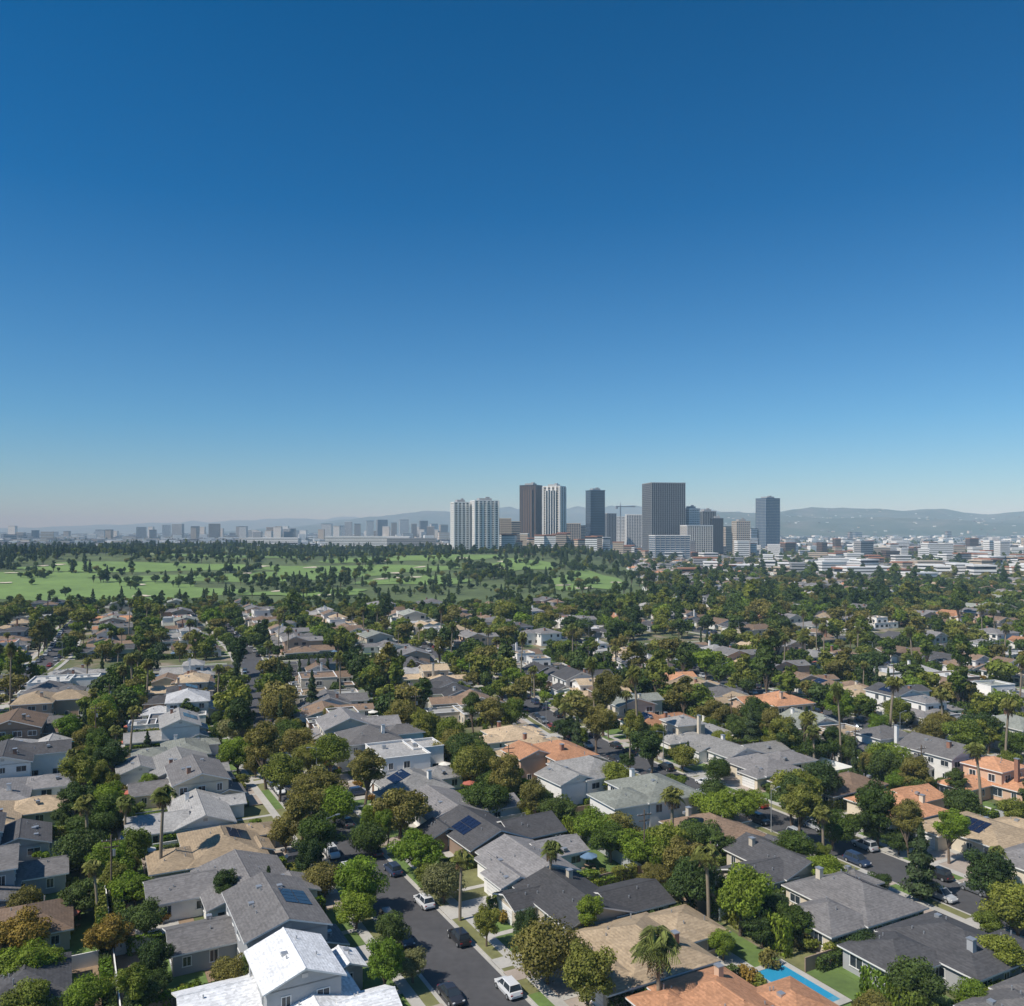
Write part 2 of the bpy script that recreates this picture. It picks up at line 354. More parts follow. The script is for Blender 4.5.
for f in FAIR:
    for _ in range(3):
        a=R.uniform(0,6.28); u=f[2]*math.cos(a)*.8; v=f[3]*math.sin(a)*.8
        blob(f[0]+u*math.cos(f[4])-v*math.sin(f[4]),f[1]+u*math.sin(f[4])+v*math.cos(f[4]),R.uniform(5,10),R.uniform(4,8),R.random(),1.1,M_sand,16)
obj('golf_fairways',mb.mesh('golf_fairways'))
def in_fair(x,y,g=1.0):
    for f in FAIR:
        dx,dy=x-f[0],y-f[1]; u=dx*math.cos(f[4])+dy*math.sin(f[4]); v=-dx*math.sin(f[4])+dy*math.cos(f[4])
        if (u/f[2])**2+(v/f[3])**2<g: return True
    return False
# ------------------------------------------------------------------ streets
road=MB(); walk=MB(); park=MB(); kerb=MB()
def strip_seg(P0,n0,P1,n1,rw,zr,open_):
    def p(P,n,o,z): return (P[0]+n[0]*o,P[1]+n[1]*o,z)
    road.face([p(P0,n0,-rw,zr),p(P0,n0,rw,zr),p(P1,n1,rw,zr),p(P1,n1,-rw,zr)],M_asph)
    if not open_: return
    for s in (-1,1):
        def sl_(o0,o1,z0,z1,B,mat):
            a,b_=sorted((s*o0,s*o1))
            B.hexa([p(P0,n0,a,z0),p(P0,n0,b_,z0),p(P1,n1,b_,z0),p(P1,n1,a,z0)],[p(P0,n0,a,z1),p(P0,n0,b_,z1),p(P1,n1,b_,z1),p(P1,n1,a,z1)],mat)
        sl_(rw,rw+.45,0,.025,kerb,M_conc)
        sl_(rw+.45,rw+.62,-.1,.14,kerb,M_conc)
        sl_(rw+.62,rw+2.3,-.1,.13,park,M_drylawn if int(P0[1]/14)%3 else M_lawn)
        sl_(rw+2.3,rw+3.7,-.1,.15,walk,M_conc)
RW=4.3
for k in range(-8,20):
    y=50.
    while y<1300:
        st=3 if y<350 else 8; y2=y+st
        x,x2=SX(y,k),SX(y2,k)
        if vis(x,y,40) and not golf_mask(x,y+25):
            _,n=frame(y); _,n2=frame(y2); strip_seg((x,y),n,(x2,y2),n2,RW,.012,near_cross(x,y)>9.5)
        y=y2
for c in CROSS:
    x=-700.
    while x<900:
        y=YC(x,c); st=3 if y<400 else 8
        x2=x+st; y2=YC(x2,c)
        if vis(x,y,40) and not golf_mask(x,y+25) and y<1300:
            l=math.hypot(1,.33); n=(-.33/l,1/l)
            kk=round((x-SX(y,0))/W); dd=abs(x-SX(y,0)-kk*W)
            strip_seg((x,y),n,(x2,y2),n,RW,.006,dd>11)
        x=x2
obj('street',road.mesh('street')); obj('sidewalk',walk.mesh('sidewalk')); obj('parkway_grass',park.mesh('parkway_grass')); obj('kerb',kerb.mesh('kerb'))
lawn=MB(); drive=MB(); patio=MB(); fence=MB(); pools=[]
trees_near=[] ; hedges=[]; cars_d=[]; umb=[]; poles=[]
for L in LOTS:
    x,y,k,side,t,n,w,d,cxs,lw=L
    if y>620: continue
    dx,dy=x-cxs,0; v0=dx*n[0]*side; u0=dx*t[0]
    def q(u,v,z): return (cxs+side*n[0]*v+t[0]*(u+u0),y+side*n[1]*v+t[1]*(u+u0),z)
    g=RW+3.7
    h2=lw/2-.1
    def slab(B,u0_,u1_,v0_,v1_,z0,z1,mat):
        B.hexa([q(u0_,v0_,z0),q(u1_,v0_,z0),q(u1_,v1_,z0),q(u0_,v1_,z0)],[q(u0_,v0_,z1),q(u1_,v0_,z1),q(u1_,v1_,z1),q(u0_,v1_,z1)],mat)
    W2=W*n[0]/2; bv=v0+d/2
    poolplot=(k,side)==(0,1) and y<112
    if y<420:
        lm=R.choice([M_lawn,M_lawn,M_lawn,M_drylawn,M_patio])
        slab(lawn,-h2,h2,g+.02,v0-d/2+3,-.1,.05,lm)
        s=R.choice((-1,1)); dw=R.choice((2.6,3.0,4.6))
        slab(drive,s*(h2-.3)-(dw if s>0 else 0),s*(h2-.3)+(0 if s>0 else dw),RW+.45,v0-d/2+3.5,-.1,.165,M_conc if R.random()<.7 else M_patio)
        slab(drive,-.5-s,.5-s,g,v0-d/2+3,-.1,.09,M_conc)
        if R.random()<.4 and y<300: cars_d.append((q(s*(h2-1.8),g+2.6,.17),math.atan2(n[1],n[0])+(0 if R.random()<.5 else math.pi)))
        if bv<W2-2:
            slab(patio,-h2+1,h2-1,bv-2,min(bv+R.uniform(2.,4),W2-1.2),-.1,.07,M_conc if poolplot else R.choice([M_patio,M_conc,M_lawn,M_lawn]))
            slab(lawn,-h2,h2,bv-4,W2-.3,-.1,.04,R.choice([M_lawn,M_drylawn,M_dirt,M_lawn]))
            if R.random()<.4: umb.append(q(R.uniform(-h2+2,h2-2),min(bv+1.5,W2-2),.07))
        if R.random()<.12 and not poolplot: pools.append((q(0,min(W2-4.2,bv+3.2),0),math.atan2(t[1],t[0])))
        if side>0 and R.random()<.4: poles.append(q(h2,W2+.5,0)[:2])
    if y<330 and not poolplot:
        fm=R.choice([M_wood,WALL['white'],WALL['gray'],M_wood])
        slab(fence,h2-.0,h2+.14,v0-d/2+4,W2-.2,-.1,1.8+R.uniform(-.1,.1),fm)
        if side>0: slab(fence,-h2,h2-.02,W2-.18,W2-.04,-.1,1.9,fm)
    for sd in (-1,1):
        if R.random()<.6:
            vv_=v0-d/2+R.uniform(-2,4)
            while vv_<W2-2:
                hedges.append((*q(sd*(h2-.4),vv_,0)[:2],math.atan2(n[1],n[0]),R.uniform(.6,1.3))); vv_+=3.6
    if R.random()<.75:
        u=-h2+2; hs=R.uniform(1,2.2)
        while u<h2: hedges.append((*q(u,W2-1.1,0)[:2],math.atan2(t[1],t[0]),hs*R.uniform(.8,1.2))); u+=3.4
    if R.random()<.35:
        u=-h2+2
        while u<h2: hedges.append((*q(u,v0-d/2-1,0)[:2],math.atan2(t[1],t[0]),R.uniform(.35,.6))); u+=3.6
    far=min(1,max(0,(y-130)/120))
    for j in range(1 if R.random()<.45-.25*far else 2):
        if R.random()<.86: trees_near.append((*q(R.uniform(-h2,h2),RW+1.5,0)[:2],R.uniform(2.2,4.4+1.7*far),'s'))
    if R.random()<.6: trees_near.append((*q(R.uniform(-5,5),g+2,0)[:2],R.uniform(1.4,3.0+far),'f'))
    for _ in range(R.choice((2,3,3,4))):
        trees_near.append((*q(R.uniform(-h2,h2),W2-R.uniform(.2,5.5),0)[:2],R.uniform(1.5,4.2+1.5*far),'b'))
    if R.random()<.8: trees_near.append((*q(R.choice((-1,1))*h2,v0+R.uniform(-8,8),0)[:2],R.uniform(1.2,2.8),'sd'))
    for _ in range(5): trees_near.append((*q(R.uniform(-h2,h2),R.choice((v0-d/2+R.uniform(-2.5,1),bv+R.uniform(.3,4))),0)[:2],R.uniform(.6,1.3),'shrub'))
for (x,y) in GAPS:
    for _ in range(4): trees_near.append((x+R.uniform(-7,7),y+R.uniform(-8,8),R.uniform(3,5.5),'b'))
for nme,B in (('front_lawn',lawn),('driveway',drive),('patio',patio),('garden_fence',fence)): obj(nme,B.mesh(nme))
M_water,_nt,_b=new_mat('pool_water'); _b.inputs['Base Color'].default_value=(.03,.28,.46,1); _b.inputs['Roughness'].default_value=.08
_bp=_nt.nodes.new('ShaderNodeBump'); _bp.inputs['Strength'].default_value=.2; _nt.links.new(nz(_nt,2.5,2),_bp.inputs['Height']); _nt.links.new(_bp.outputs[0],_b.inputs['Normal'])
M_tile=simple('pool_tile',(.08,.3,.42),.3,.1)
def pool_mesh():
    m=MB(); a,b_=4.6,2.2
    m.box(-a-.9,a+.9,-b_-.9,-b_,0,.14,M_conc); m.box(-a-.9,a+.9,b_,b_+.9,0,.14,M_conc); m.box(-a-.9,-a,-b_,b_,0,.14,M_conc); m.box(a,a+.9,-b_,b_,0,.14,M_conc)
    m.box(-a,a,-b_,b_,.02,.09,M_water)
    m.box(-a+.01,-a+.9,-b_+.01,b_-.01,.085,.1,M_tile)
    for s in (-.25,.25): m.cyl(a-.2,s,.1,.9,.03,.03,M_metal,6)
    return m.mesh('swimming_pool')
PM=pool_mesh()
pools.append(((*POOL,.03),2.07))
for p,r in pools:
    if vis(p[0],p[1],20): obj('swimming_pool',PM,(p[0],p[1],.06+p[2]),r)
def umbrella(c,nm):
    m=MB(); F=simple('canvas_'+nm,c,.9,.05); m.cyl(0,0,0,2.5,.03,.03,M_metal,6)
    n=8; rim=[(1.5*math.cos(i*math.pi/4),1.5*math.sin(i*math.pi/4),2.15) for i in range(n)]
    for i in range(n): m.face([rim[i],rim[(i+1)%n],(0,0,2.65)],F); m.face([rim[i],rim[(i+1)%n],(rim[(i+1)%n][0],rim[(i+1)%n][1],2.0),(rim[i][0],rim[i][1],2.0)],F)
    m.cyl(0,0,.7,.76,.7,.7,M_wood,12)
    for i in range(4):
        a=i*math.pi/2+.4; x,y=1.2*math.cos(a),1.2*math.sin(a); m.box(x-.24,x+.24,y-.24,y+.24,.38,.46,M_wood)
        for sx_ in (-.2,.2):
            for sy_ in (-.2,.2): m.box(x+sx_-.03,x+sx_+.03,y+sy_-.03,y+sy_+.03,0,.38,M_wood)
    return m.mesh('patio_umbrella')
UM=[umbrella((.7,.68,.62),'ivory'),umbrella((.12,.2,.3),'navy'),umbrella((.4,.12,.08),'brick')]
for p in umb: 
    if vis(p[0],p[1],10) and not in_house(p[0],p[1],1) and math.hypot(p[0]-POOL[0],p[1]-POOL[1])>6: obj('patio_umbrella',R.choice(UM),p,R.random()*3)
def pole():
    m=MB(); m.cyl(0,0,-.2,10.5,.15,.1,M_bark,8); m.box(-1.3,1.3,-.06,.06,9.6,9.75,M_bark); m.box(-1,1,-.06,.06,8.7,8.84,M_bark)
    for u in (-1.2,-.6,.6,1.2): m.cyl(u,0,9.75,9.95,.04,.03,M_trim,6)
    m.cyl(.35,.1,7.4,8.3,.22,.22,M_metal,8); return m.mesh('utility_pole')
PO=pole()
for p in poles:
    if vis(p[0],p[1],10) and p[1]<380 and math.hypot(p[0]-POOL[0],p[1]-POOL[1])>7: obj('utility_pole',PO,(p[0],p[1],0),.4)
# ------------------------------------------------------------------ vegetation meshes
def leaves(c,rad,n,size,r,inner=.25,up=.0):
    d=r.normal(size=(n,3)); d/=np.linalg.norm(d,axis=1)[:,None]
    q=np.where(r.random(n)<inner,r.random(n)*.8,.80+.30*r.random(n))
    bump=1+.18*np.sin(d[:,0]*7+c[0]*3)*np.sin(d[:,1]*6+c[1]*3+d[:,2]*5)
    p=np.asarray(c)+d*(q*bump)[:,None]*np.asarray(rad)
    nn=d*.85+r.normal(size=(n,3))*.42+np.array([0,0,up]); nn/=np.linalg.norm(nn,axis=1)[:,None]
    return quads(p,nn,size*(.5+.9*r.random(n)),r),p
def quads(p,nn,s,r,asp=.75):
    a=r.normal(size=p.shape); t=np.cross(nn,a); t/=np.linalg.norm(t,axis=1)[:,None]+1e-9; b=np.cross(nn,t)
    s=np.asarray(s)[:,None]*.5
    return np.stack([p-t*s-b*s*asp*.5,p+t*s*.3-b*s*asp,p+t*s+b*s*asp*.4,p-t*s*.2+b*s*asp],1).reshape(-1,3)
def tube(p0,p1,r0,r1,n=6):
    p0=np.array(p0,float);p1=np.array(p1,float); d=p1-p0; d/=np.linalg.norm(d); a=np.cross(d,[.3,.9,.1]); a/=np.linalg.norm(a); b=np.cross(d,a)
    th=np.arange(n)*2*np.pi/n; ring=np.cos(th)[:,None]*a+np.sin(th)[:,None]*b
    v=np.concatenate([p0+ring*r0,p1+ring*r1]); i=np.arange(n); f=np.stack([i,(i+1)%n,n+(i+1)%n,n+i],1); return v,f
def assemble(name,leafv,tones,tubes,leaf_m,bark_m,extra=None):
    V=[leafv]; F=[np.arange(len(leafv)).reshape(-1,4)]; mi=[np.zeros(len(leafv)//4,int)]; tn=[tones]; off=len(leafv)
    if extra is not None:
        ev,et=extra; V.append(ev); F.append(off+np.arange(len(ev)).reshape(-1,4)); mi.append(np.full(len(ev)//4,2)); tn.append(et); off+=len(ev)
    for v,f in tubes:
        V.append(v); F.append(f+off); off+=len(v); mi.append(np.ones(len(f),int)); tn.append(np.full(len(f),.5))
    return mesh_np(name,np.concatenate(V),np.concatenate(F),[leaf_m,bark_m,L_dead],np.concatenate(mi),np.concatenate(tn))
def tree(name,seed,n,size,lm,Rc=4.0,Ht=9.,nl=16,bot=.3,lobe=.42):
    r=np.random.default_rng(seed); cz=Ht*(bot+1)/2; rz=Ht*(1-bot)/2
    lv=[];tn=[];tb=[]
    top=np.array([r.normal()*.2,r.normal()*.2,Ht*bot+.6]); tb.append(tube((0,0,-.3),top,.28,.2))
    L=[]
    ex,ey=r.uniform(.75,1.2),r.uniform(.75,1.2); off=r.normal(size=2)*.4
    for i in range(nl):
        d=r.normal(size=3); d/=np.linalg.norm(d); 
        if d[2]<-.45: d[2]*=-.6
        q=.84*(.5+.5*r.random()); c=np.array([d[0]*Rc*q*ex+off[0],d[1]*Rc*q*ey+off[1],cz+d[2]*rz*q]); rr=Rc*lobe*(.42+.8*r.random())
        L.append((c,rr))
    L.append((np.array([0,0,cz-.2*rz]),Rc*.55))
    A=sum(l[1]**2 for l in L)
    for c,rr in L:
        k=int(n*rr*rr/A); q,p=leaves(c,(rr,rr,rr*.78),k,size,r,inner=.22,up=.1); lt=r.random()
        lv.append(q); cl=.5+.5*np.sin(p[:,0]*2.1+p[:,1]*1.7+p[:,2]*2.5+lt*9)
        tn.append(np.clip(.35*lt+.3*cl+.35*r.random(k),0,1))
        if rr>Rc*.3: tb.append(tube(top-[0,0,.4],c,.13,.04,5))
    return assemble(name,np.concatenate(lv),np.concatenate(tn),tb,lm,M_bark)
def cone(name,seed,n,size,lm,Rc,Ht,power=.8,bot=.08):
    r=np.random.default_rng(seed); u=r.random(n)**1.4; z=bot*Ht+u*Ht*(1-bot); rad=Rc*(1-u)**power*(.75+.25*np.sin(z*3.2+r.random(n)))*(.55+.5*r.random(n)**.5)*np.minimum(1,.5+u*6)
    a=r.random(n)*6.283; rad*=1+.2*np.sin(a*4+z*2)
    p=np.stack([np.cos(a)*rad,np.sin(a)*rad,z],1); nn=np.stack([np.cos(a),np.sin(a),.5+0*a],1)+r.normal(size=(n,3))*.5; nn/=np.linalg.norm(nn,axis=1)[:,None]
    return assemble(name,quads(p,nn,size*(.6+.8*r.random(n)),r),.5*r.random(n)+.25+.25*np.sin(a*4+z*2),[tube((0,0,-.3),(0,0,Ht*.9),.25,.05)],lm,M_bark)
def palm(name,seed,Ht,nf=34,fl=2.3):
    r=np.random.default_rng(seed); tb=[]; b=r.normal(size=2)*.5; pts=[np.array([b[0]*t*t,b[1]*t*t,Ht*t-.3*(t==0)]) for t in np.linspace(0,1,6)]
    rad=np.linspace(.3,.2,6)
    for i in range(5): tb.append(tube(pts[i],pts[i+1],rad[i],rad[i+1],8))
    top=pts[-1]; good=[];dead=[]
    def frond(az,el,L,out):
        h=np.array([math.cos(az),math.sin(az),0]); side=np.array([-math.sin(az),math.cos(az),0]); prev=None
        for s in np.linspace(.1,1,11):
            c=top+h*L*s*math.cos(el)*(1-.15*s)+np.array([0,0,L*(s*math.sin(el)-.55*s*s)])
            ll=L*.42*math.sin(math.pi*min(1,.18+.8*s))
            for sg in (-1,1):
                tip=c+side*sg*ll+h*ll*.5-np.array([0,0,ll*.55]); wv=h*.09
                out.append(np.array([c-wv,c+wv,tip+wv*.4,tip-wv*.4]))
            if prev is not None: 
                wv=side*.04; out.append(np.array([prev-wv,prev+wv,c+wv,c-wv]))
            prev=c
    for i in range(nf): frond(i*2.4+r.random()*.4,math.radians(r.uniform(-15,80)),fl*r.uniform(.85,1.15),good)
    for i in range(14): frond(i*1.7,math.radians(r.uniform(-75,-35)),fl*.75,dead)
    g=np.concatenate(good); d=np.concatenate(dead)
    return assemble(name,g,r.random(len(g)//4),tb,L_palm,M_palmbark,(d,r.random(len(d)//4)))
def hedge(name,seed,n,size,lm,a=2.0,b=.55,h=1.9):
    r=np.random.default_rng(seed); f=r.integers(0,5,n); p=r.uniform(-1,1,(n,3)); nn=np.zeros((n,3))
    for i,(ax,s) in enumerate(((0,1),(0,-1),(1,1),(1,-1),(2,1))):
        q=f==i; p[q,ax]=s*(.84+.24*r.random(q.sum())+.06*np.sin(p[q,0]*9)); nn[q,ax]=s
    p[:,2]=p[:,2]*.5+.5; p*=[a,b,h]; nn=nn+r.normal(size=(n,3))*.45; nn/=np.linalg.norm(nn,axis=1)[:,None]
    return assemble(name,quads(p,nn,size*(.6+.8*r.random(n)),r),r.random(n),[tube((0,0,-.2),(0,0,h*.6),.15,.1)],lm,M_bark)
def recolor(me,lm,nm):
    c=me.copy(); c.name=nm; c.materials[0]=lm; return c
HT=[7.8,8.8,6.6,9.4,8,12.5,7.2]; 
hi=[tree('broadleaf_hi%d'%i,50+i,15000,.27,L_mix,Rc=[4,4,4.3,3.8,4,3.4,4][i],Ht=HT[i],nl=[20,26,17,32,24,30,36][i],bot=[.14,.2,.1,.2,.12,.24,.14][i],lobe=[.42,.33,.46,.3,.38,.34,.26][i]) for i in range(7)]
lo=[tree('broadleaf_lo%d'%i,80+i,1900,.66,L_mix,Rc=[4,4,4.3,3.8,4,3.2,4][i],Ht=HT[i]*(1.15 if i==5 else 1),nl=[13,18,12,20,15,18,24][i],bot=.1,lobe=[.42,.33,.46,.3,.38,.34,.28][i]) for i in range(7)]
HI={'mix':hi}; 
for nme,lm in (('dark',L_dark),('bright',L_bright),('olive',L_olive),('gray',L_gray),('orange',L_orange)): HI[nme]=[recolor(a,lm,'broadleaf_'+nme) for a in hi]
for nme in ('orange','gray'): HI[nme]=HI[nme][:5]
LO={'mix':lo,'dark':[recolor(a,L_dark,'lo_dark') for a in lo[:6]],'bright':[recolor(a,L_bright,'lo_bright') for a in lo[1:5]],'olive':[recolor(a,L_olive,'lo_olive') for a in lo[2:7]]}
shr=[tree('shrub_%d'%i,120+i,900,.24,L_mix,Rc=1.2,Ht=1.8,nl=7,bot=.02) for i in range(4)]
shr+= [recolor(shr[0],L_bright,'shrub_b'),recolor(shr[1],L_olive,'shrub_o'),recolor(shr[2],L_orange,'shrub_f')]
con=[cone('conifer_%d'%i,140+i,6000,.38,L_con,2.8,11+2*i) for i in range(2)]
cyp=[cone('cypress_%d'%i,150+i,2500,.32,L_con,.85,8.5,.45,.02) for i in range(2)]
conlo=[cone('conifer_lo',160,900,.9,L_con,3.0,13)]
pal=[palm('palm_%d'%i,170+i,[13,9,11][i]) for i in range(3)]; palbig=palm('palm_big',180,8.5,44,3.4)
hed=[hedge('hedge_%d'%i,190+i,1500,.24,[L_dark,L_bright,L_mix][i]) for i in range(3)]; hedlo=[hedge('hedge_lo%d'%i,195+i,350,.5,[L_dark,L_mix][i]) for i in range(2)]
def putt(me,name,x,y,s,sz=None,z=None): 
    e=R.uniform(.9,1.1); obj(name,me,(x,y,H(x,y) if z is None else z),R.uniform(0,6.28),(s*e,s/e,sz or s))
EXP=[(4.2,103,4.8,'olive'),(8.5,96,3.8,'mix'),(-12,103,2.3,'gray'),(-21.5,117,3.0,'bright'),(-28,127,3.2,'olive'),(-10.0,125,3.6,'gray'),(-14.5,135,4.2,'bright'),
(-20,151,5.4,'olive'),(-37,165,5.,'olive'),(-52,180,5.2,'olive'),(-31.5,139,4.2,'mix'),(-37,150,4.6,'olive'),(-47,172,4.8,'mix'),(-50,200,4.8,'olive'),(-29,167,5.,'olive'),(-40,187,5,'mix'),(-33,158,4.2,'bright'),(-62,192,4.4,'bright'),(-24,143,3.6,'mix'),
(52,158,4.7,'dark'),(38,154,4.6,'bright'),(25,121,4.0,'dark'),(20,137,3.8,'bright'),(14.5,147,3.8,'bright'),(68,121,4.2,'dark'),(80,181,4.2,'dark'),(107,199,5.4,'mix'),(93,240,5.2,'bright'),(46,96,3.4,'dark'),
(-69,136,4.4,'dark'),(-62,131,3.6,'bright'),(-51,108,3.0,'orange'),(-57,100,3.4,'bright'),(-48,96,2.8,'bright'),(-53,93,3,'mix'),(-49,114,3,'dark'),(-68,211,4.8,'gray'),(-41,121,2.4,'dark'),(-61,120,3.4,'dark'),(-55,124,3.,'bright'),(-62,108,3.6,'orange'),
(31,141,4,'mix'),(45,137,3.8,'mix'),(62,168,4.4,'mix'),(33,112,2.6,'dark'),(60,103,3.,'mix'),(55,146,4,'mix'),(20,170,4.4,'mix'),(-4,160,4.4,'mix'),(30,185,4.8,'dark'),(10,112,2.6,'bright'),(27,108.5,2.0,'bright'),(36,118,2.6,'mix'),(45,108,2.6,'dark'),(48,128,3,'bright'),(72,140,3.6,'bright'),(85,160,4,'mix'),(8,155,3.6,'dark')]
for (x,y,r,c) in EXP: putt(R.choice(HI[c]),'broadleaf_tree',x,y,r/4.0,r/4.0*R.uniform(.85,1.0))
putt(con[0],'conifer_tree',60.6,126,1.05); putt(con[1],'conifer_tree',-60,255,1.)
for (x,y,mm,s) in ((-55,133,0,1.05),(27.5,146,1,1.1),(52,142,1,.9),(5.6,126,1,.9),(-92,205,0,.9),(-112,160,2,.8)): putt(pal[mm],'palm_tree',x,y,s)
putt(palbig,'palm_tree',16.5,95.5,1.0)
for i in range(14): putt(R.choice(cyp),'cypress_tree',-82+i*3.1+R.uniform(-.3,.3),300+i*1.4,R.uniform(.85,1.2))
for i in range(70):
    y=R.uniform(190,460); x=R.uniform(-.6,.62)*y
    if not in_house(x,y,.3) and not on_road(x,y,4.9): putt(R.choice((pal[0],pal[2])),'palm_tree',x,y,R.uniform(.85,1.1),R.uniform(1.0,1.55))
EA=np.array([(e[0],e[1],e[2]) for e in EXP])
far_t=[]; FT=[]
ftcol=bpy.data.collections.new('tree_library')
for i,me in enumerate(lo+LO['dark']+LO['bright'][:2]+LO['olive'][:3]+conlo):
    obj('tree_kind_%02d'%i,me,col=ftcol); FT.append(me)
NF=len(FT)
def pick():
    r=R.random()
    return 'mix' if r<.52 else ('dark' if r<.72 else ('bright' if r<.83 else 'olive'))
for (x,y,r,kind) in trees_near:
    if not vis(x,y,30): continue
    mm=.2 if kind=='shrub' else (.8 if y<200 else -.2)
    if in_house(x,y,mm) or on_road(x,y,4.9): continue
    if math.hypot(x-POOL[0],y-POOL[1]+1)<(8.5 if kind!='shrub' else 4.5): continue
    if y<215 and kind!='shrub' and np.min(np.hypot(EA[:,0]-x,EA[:,1]-y)-EA[:,2]*.75)<r*.4: continue
    if kind=='shrub':
        if y<330: putt(R.choice(shr),'shrub',x,y,r)
        continue
    if y<112 and r>3.2: r=2.4
    z=R.random(); c=pick()
    if y>460: 
        s=r/4*R.uniform(.95,1.25)
        if y>520 and x<.1*y: s=min(s,.95)
        far_t.append((x,y,0,R.uniform(0,6.28),s,R.randrange(NF-1))); continue
    if z<.065: putt(R.choice(pal),'palm_tree',x,y,R.uniform(.7,1.25))
    elif z<.11: putt(R.choice(cyp),'cypress_tree',x,y,R.uniform(.7,1.2))
    elif z<.14 and y>190: putt(R.choice(con),'conifer_tree',x,y,R.uniform(.5,.95))
    else: putt(R.choice(HI[c] if y<240 else LO[c]),'broadleaf_tree',x,y,r/4,r/4*R.uniform(.8,1.15))
for (x,y,a,s) in hedges:
    if not vis(x,y,15) or in_house(x,y,.1) or on_road(x,y,8) or math.hypot(x-POOL[0],y-POOL[1])<7: continue
    if y<430: obj('hedge',R.choice(hed if y<220 else hedlo),(x,y,0),a,(1,1.15,s))
def add_far(x,y,s,idx=None): far_t.append((x,y,H(x,y),R.uniform(0,6.28),s,R.randrange(NF-1) if idx is None else idx))
for _ in range(12500):
    y=540+ (R.random()**1.2)*1500; x=R.uniform(-1,1)*(y*.64+60)
    if golf_mask(x,y): continue
    if mnoise.noise(Vector((x*.01,y*.006,9)))<-.15 and R.random()<.55: continue
    if y>950 and x>.14*y and R.random()<.45: continue
    s=R.uniform(.5,1.45)
    if x<.08*y and y<640: s=min(s,.8)
    add_far(x,y,s)
DK=[0,1,5,7,8,9,10,11,12,7,8,9,12,3,15]
for _ in range(8200):
    y=612+R.random()*1250; x=R.uniform(-y*.66-60,.1*y+45)
    if not golf_mask(x,y) or in_fair(x,y,1.06): continue
    cl=mnoise.noise(Vector((x*.012,y*.010,3)))
    if cl<.0 and R.random()<(.8 if y<1150 else .3): continue
    nearf=y<760
    if nearf and R.random()<.4: continue
    if R.random()<.15: add_far(x,y,R.uniform(.7,1.25)*(.75 if nearf else 1),NF-1)
    else: add_far(x,y,R.uniform(.5,1.25)*(.7 if nearf else 1),R.choice(DK))
for f in FAIR:
    for g_ in range(5):
        a=R.uniform(0,6.28); q=R.uniform(.2,.95); x=f[0]+f[2]*q*math.cos(a); y=f[1]+f[3]*q*math.sin(a)
        for _ in range(R.choice((1,2,3,6,9))): add_far(x+R.gauss(0,11),y+R.gauss(0,7),R.uniform(.5,1.1),R.choice(DK))
for _ in range(10000):
    y=1900+R.random()**1.5*4500; x=R.uniform(-1,1)*(y*.64); add_far(x,y,R.uniform(.9,1.7))
def mass(name,col,rows):
    A=np.array(rows); me=bpy.data.meshes.new(name); me.vertices.add(len(A)); me.vertices.foreach_set('co',A[:,:3].astype(np.float32).ravel())
    def at(n,t,v,k='value'):
        a=me.attributes.new(n,t,'POINT'); a.data.foreach_set(k,v)
    rot=np.zeros((len(A),3),np.float32); rot[:,2]=A[:,3]; at('rotv','FLOAT_VECTOR',rot.ravel(),'vector'); at('scl','FLOAT',A[:,4].astype(np.float32)); at('idx','INT',A[:,5].astype(np.int32))
    o=obj(name,me); ng=bpy.data.node_groups.new(name+'_scatter','GeometryNodeTree')
    ng.interface.new_socket('Geometry',in_out='INPUT',socket_type='NodeSocketGeometry'); ng.interface.new_socket('Geometry',in_out='OUTPUT',socket_type='NodeSocketGeometry')
    gi=ng.nodes.new('NodeGroupInput'); go=ng.nodes.new('NodeGroupOutput'); ip=ng.nodes.new('GeometryNodeInstanceOnPoints'); ci=ng.nodes.new('GeometryNodeCollectionInfo')
    ci.inputs['Collection'].default_value=col; ci.inputs['Separate Children'].default_value=True; ci.inputs['Reset Children'].default_value=True
    def na(n,t):
        a=ng.nodes.new('GeometryNodeInputNamedAttribute'); a.data_type=t; a.inputs['Name'].default_value=n; return a.outputs['Attribute']
    e=ng.nodes.new('FunctionNodeEulerToRotation'); ng.links.new(na('rotv','FLOAT_VECTOR'),e.inputs[0])
    ng.links.new(gi.outputs[0],ip.inputs['Points']); ng.links.new(ci.outputs[0],ip.inputs['Instance']); ip.inputs['Pick Instance'].default_value=True
    ng.links.new(na('idx','INT'),ip.inputs['Instance Index']); ng.links.new(e.outputs[0],ip.inputs['Rotation']); ng.links.new(na('scl','FLOAT'),ip.inputs['Scale'])
    ng.links.new(ip.outputs[0],go.inputs[0]); md=o.modifiers.new('scatter','NODES'); md.node_group=ng; return o
mass('distant_tree_mass',ftcol,far_t)
hcol=bpy.data.collections.new('house_library')
for i,me in enumerate(VAR): obj('house_kind_%02d'%i,me,col=hcol)
mass('distant_houses',hcol,far_h)
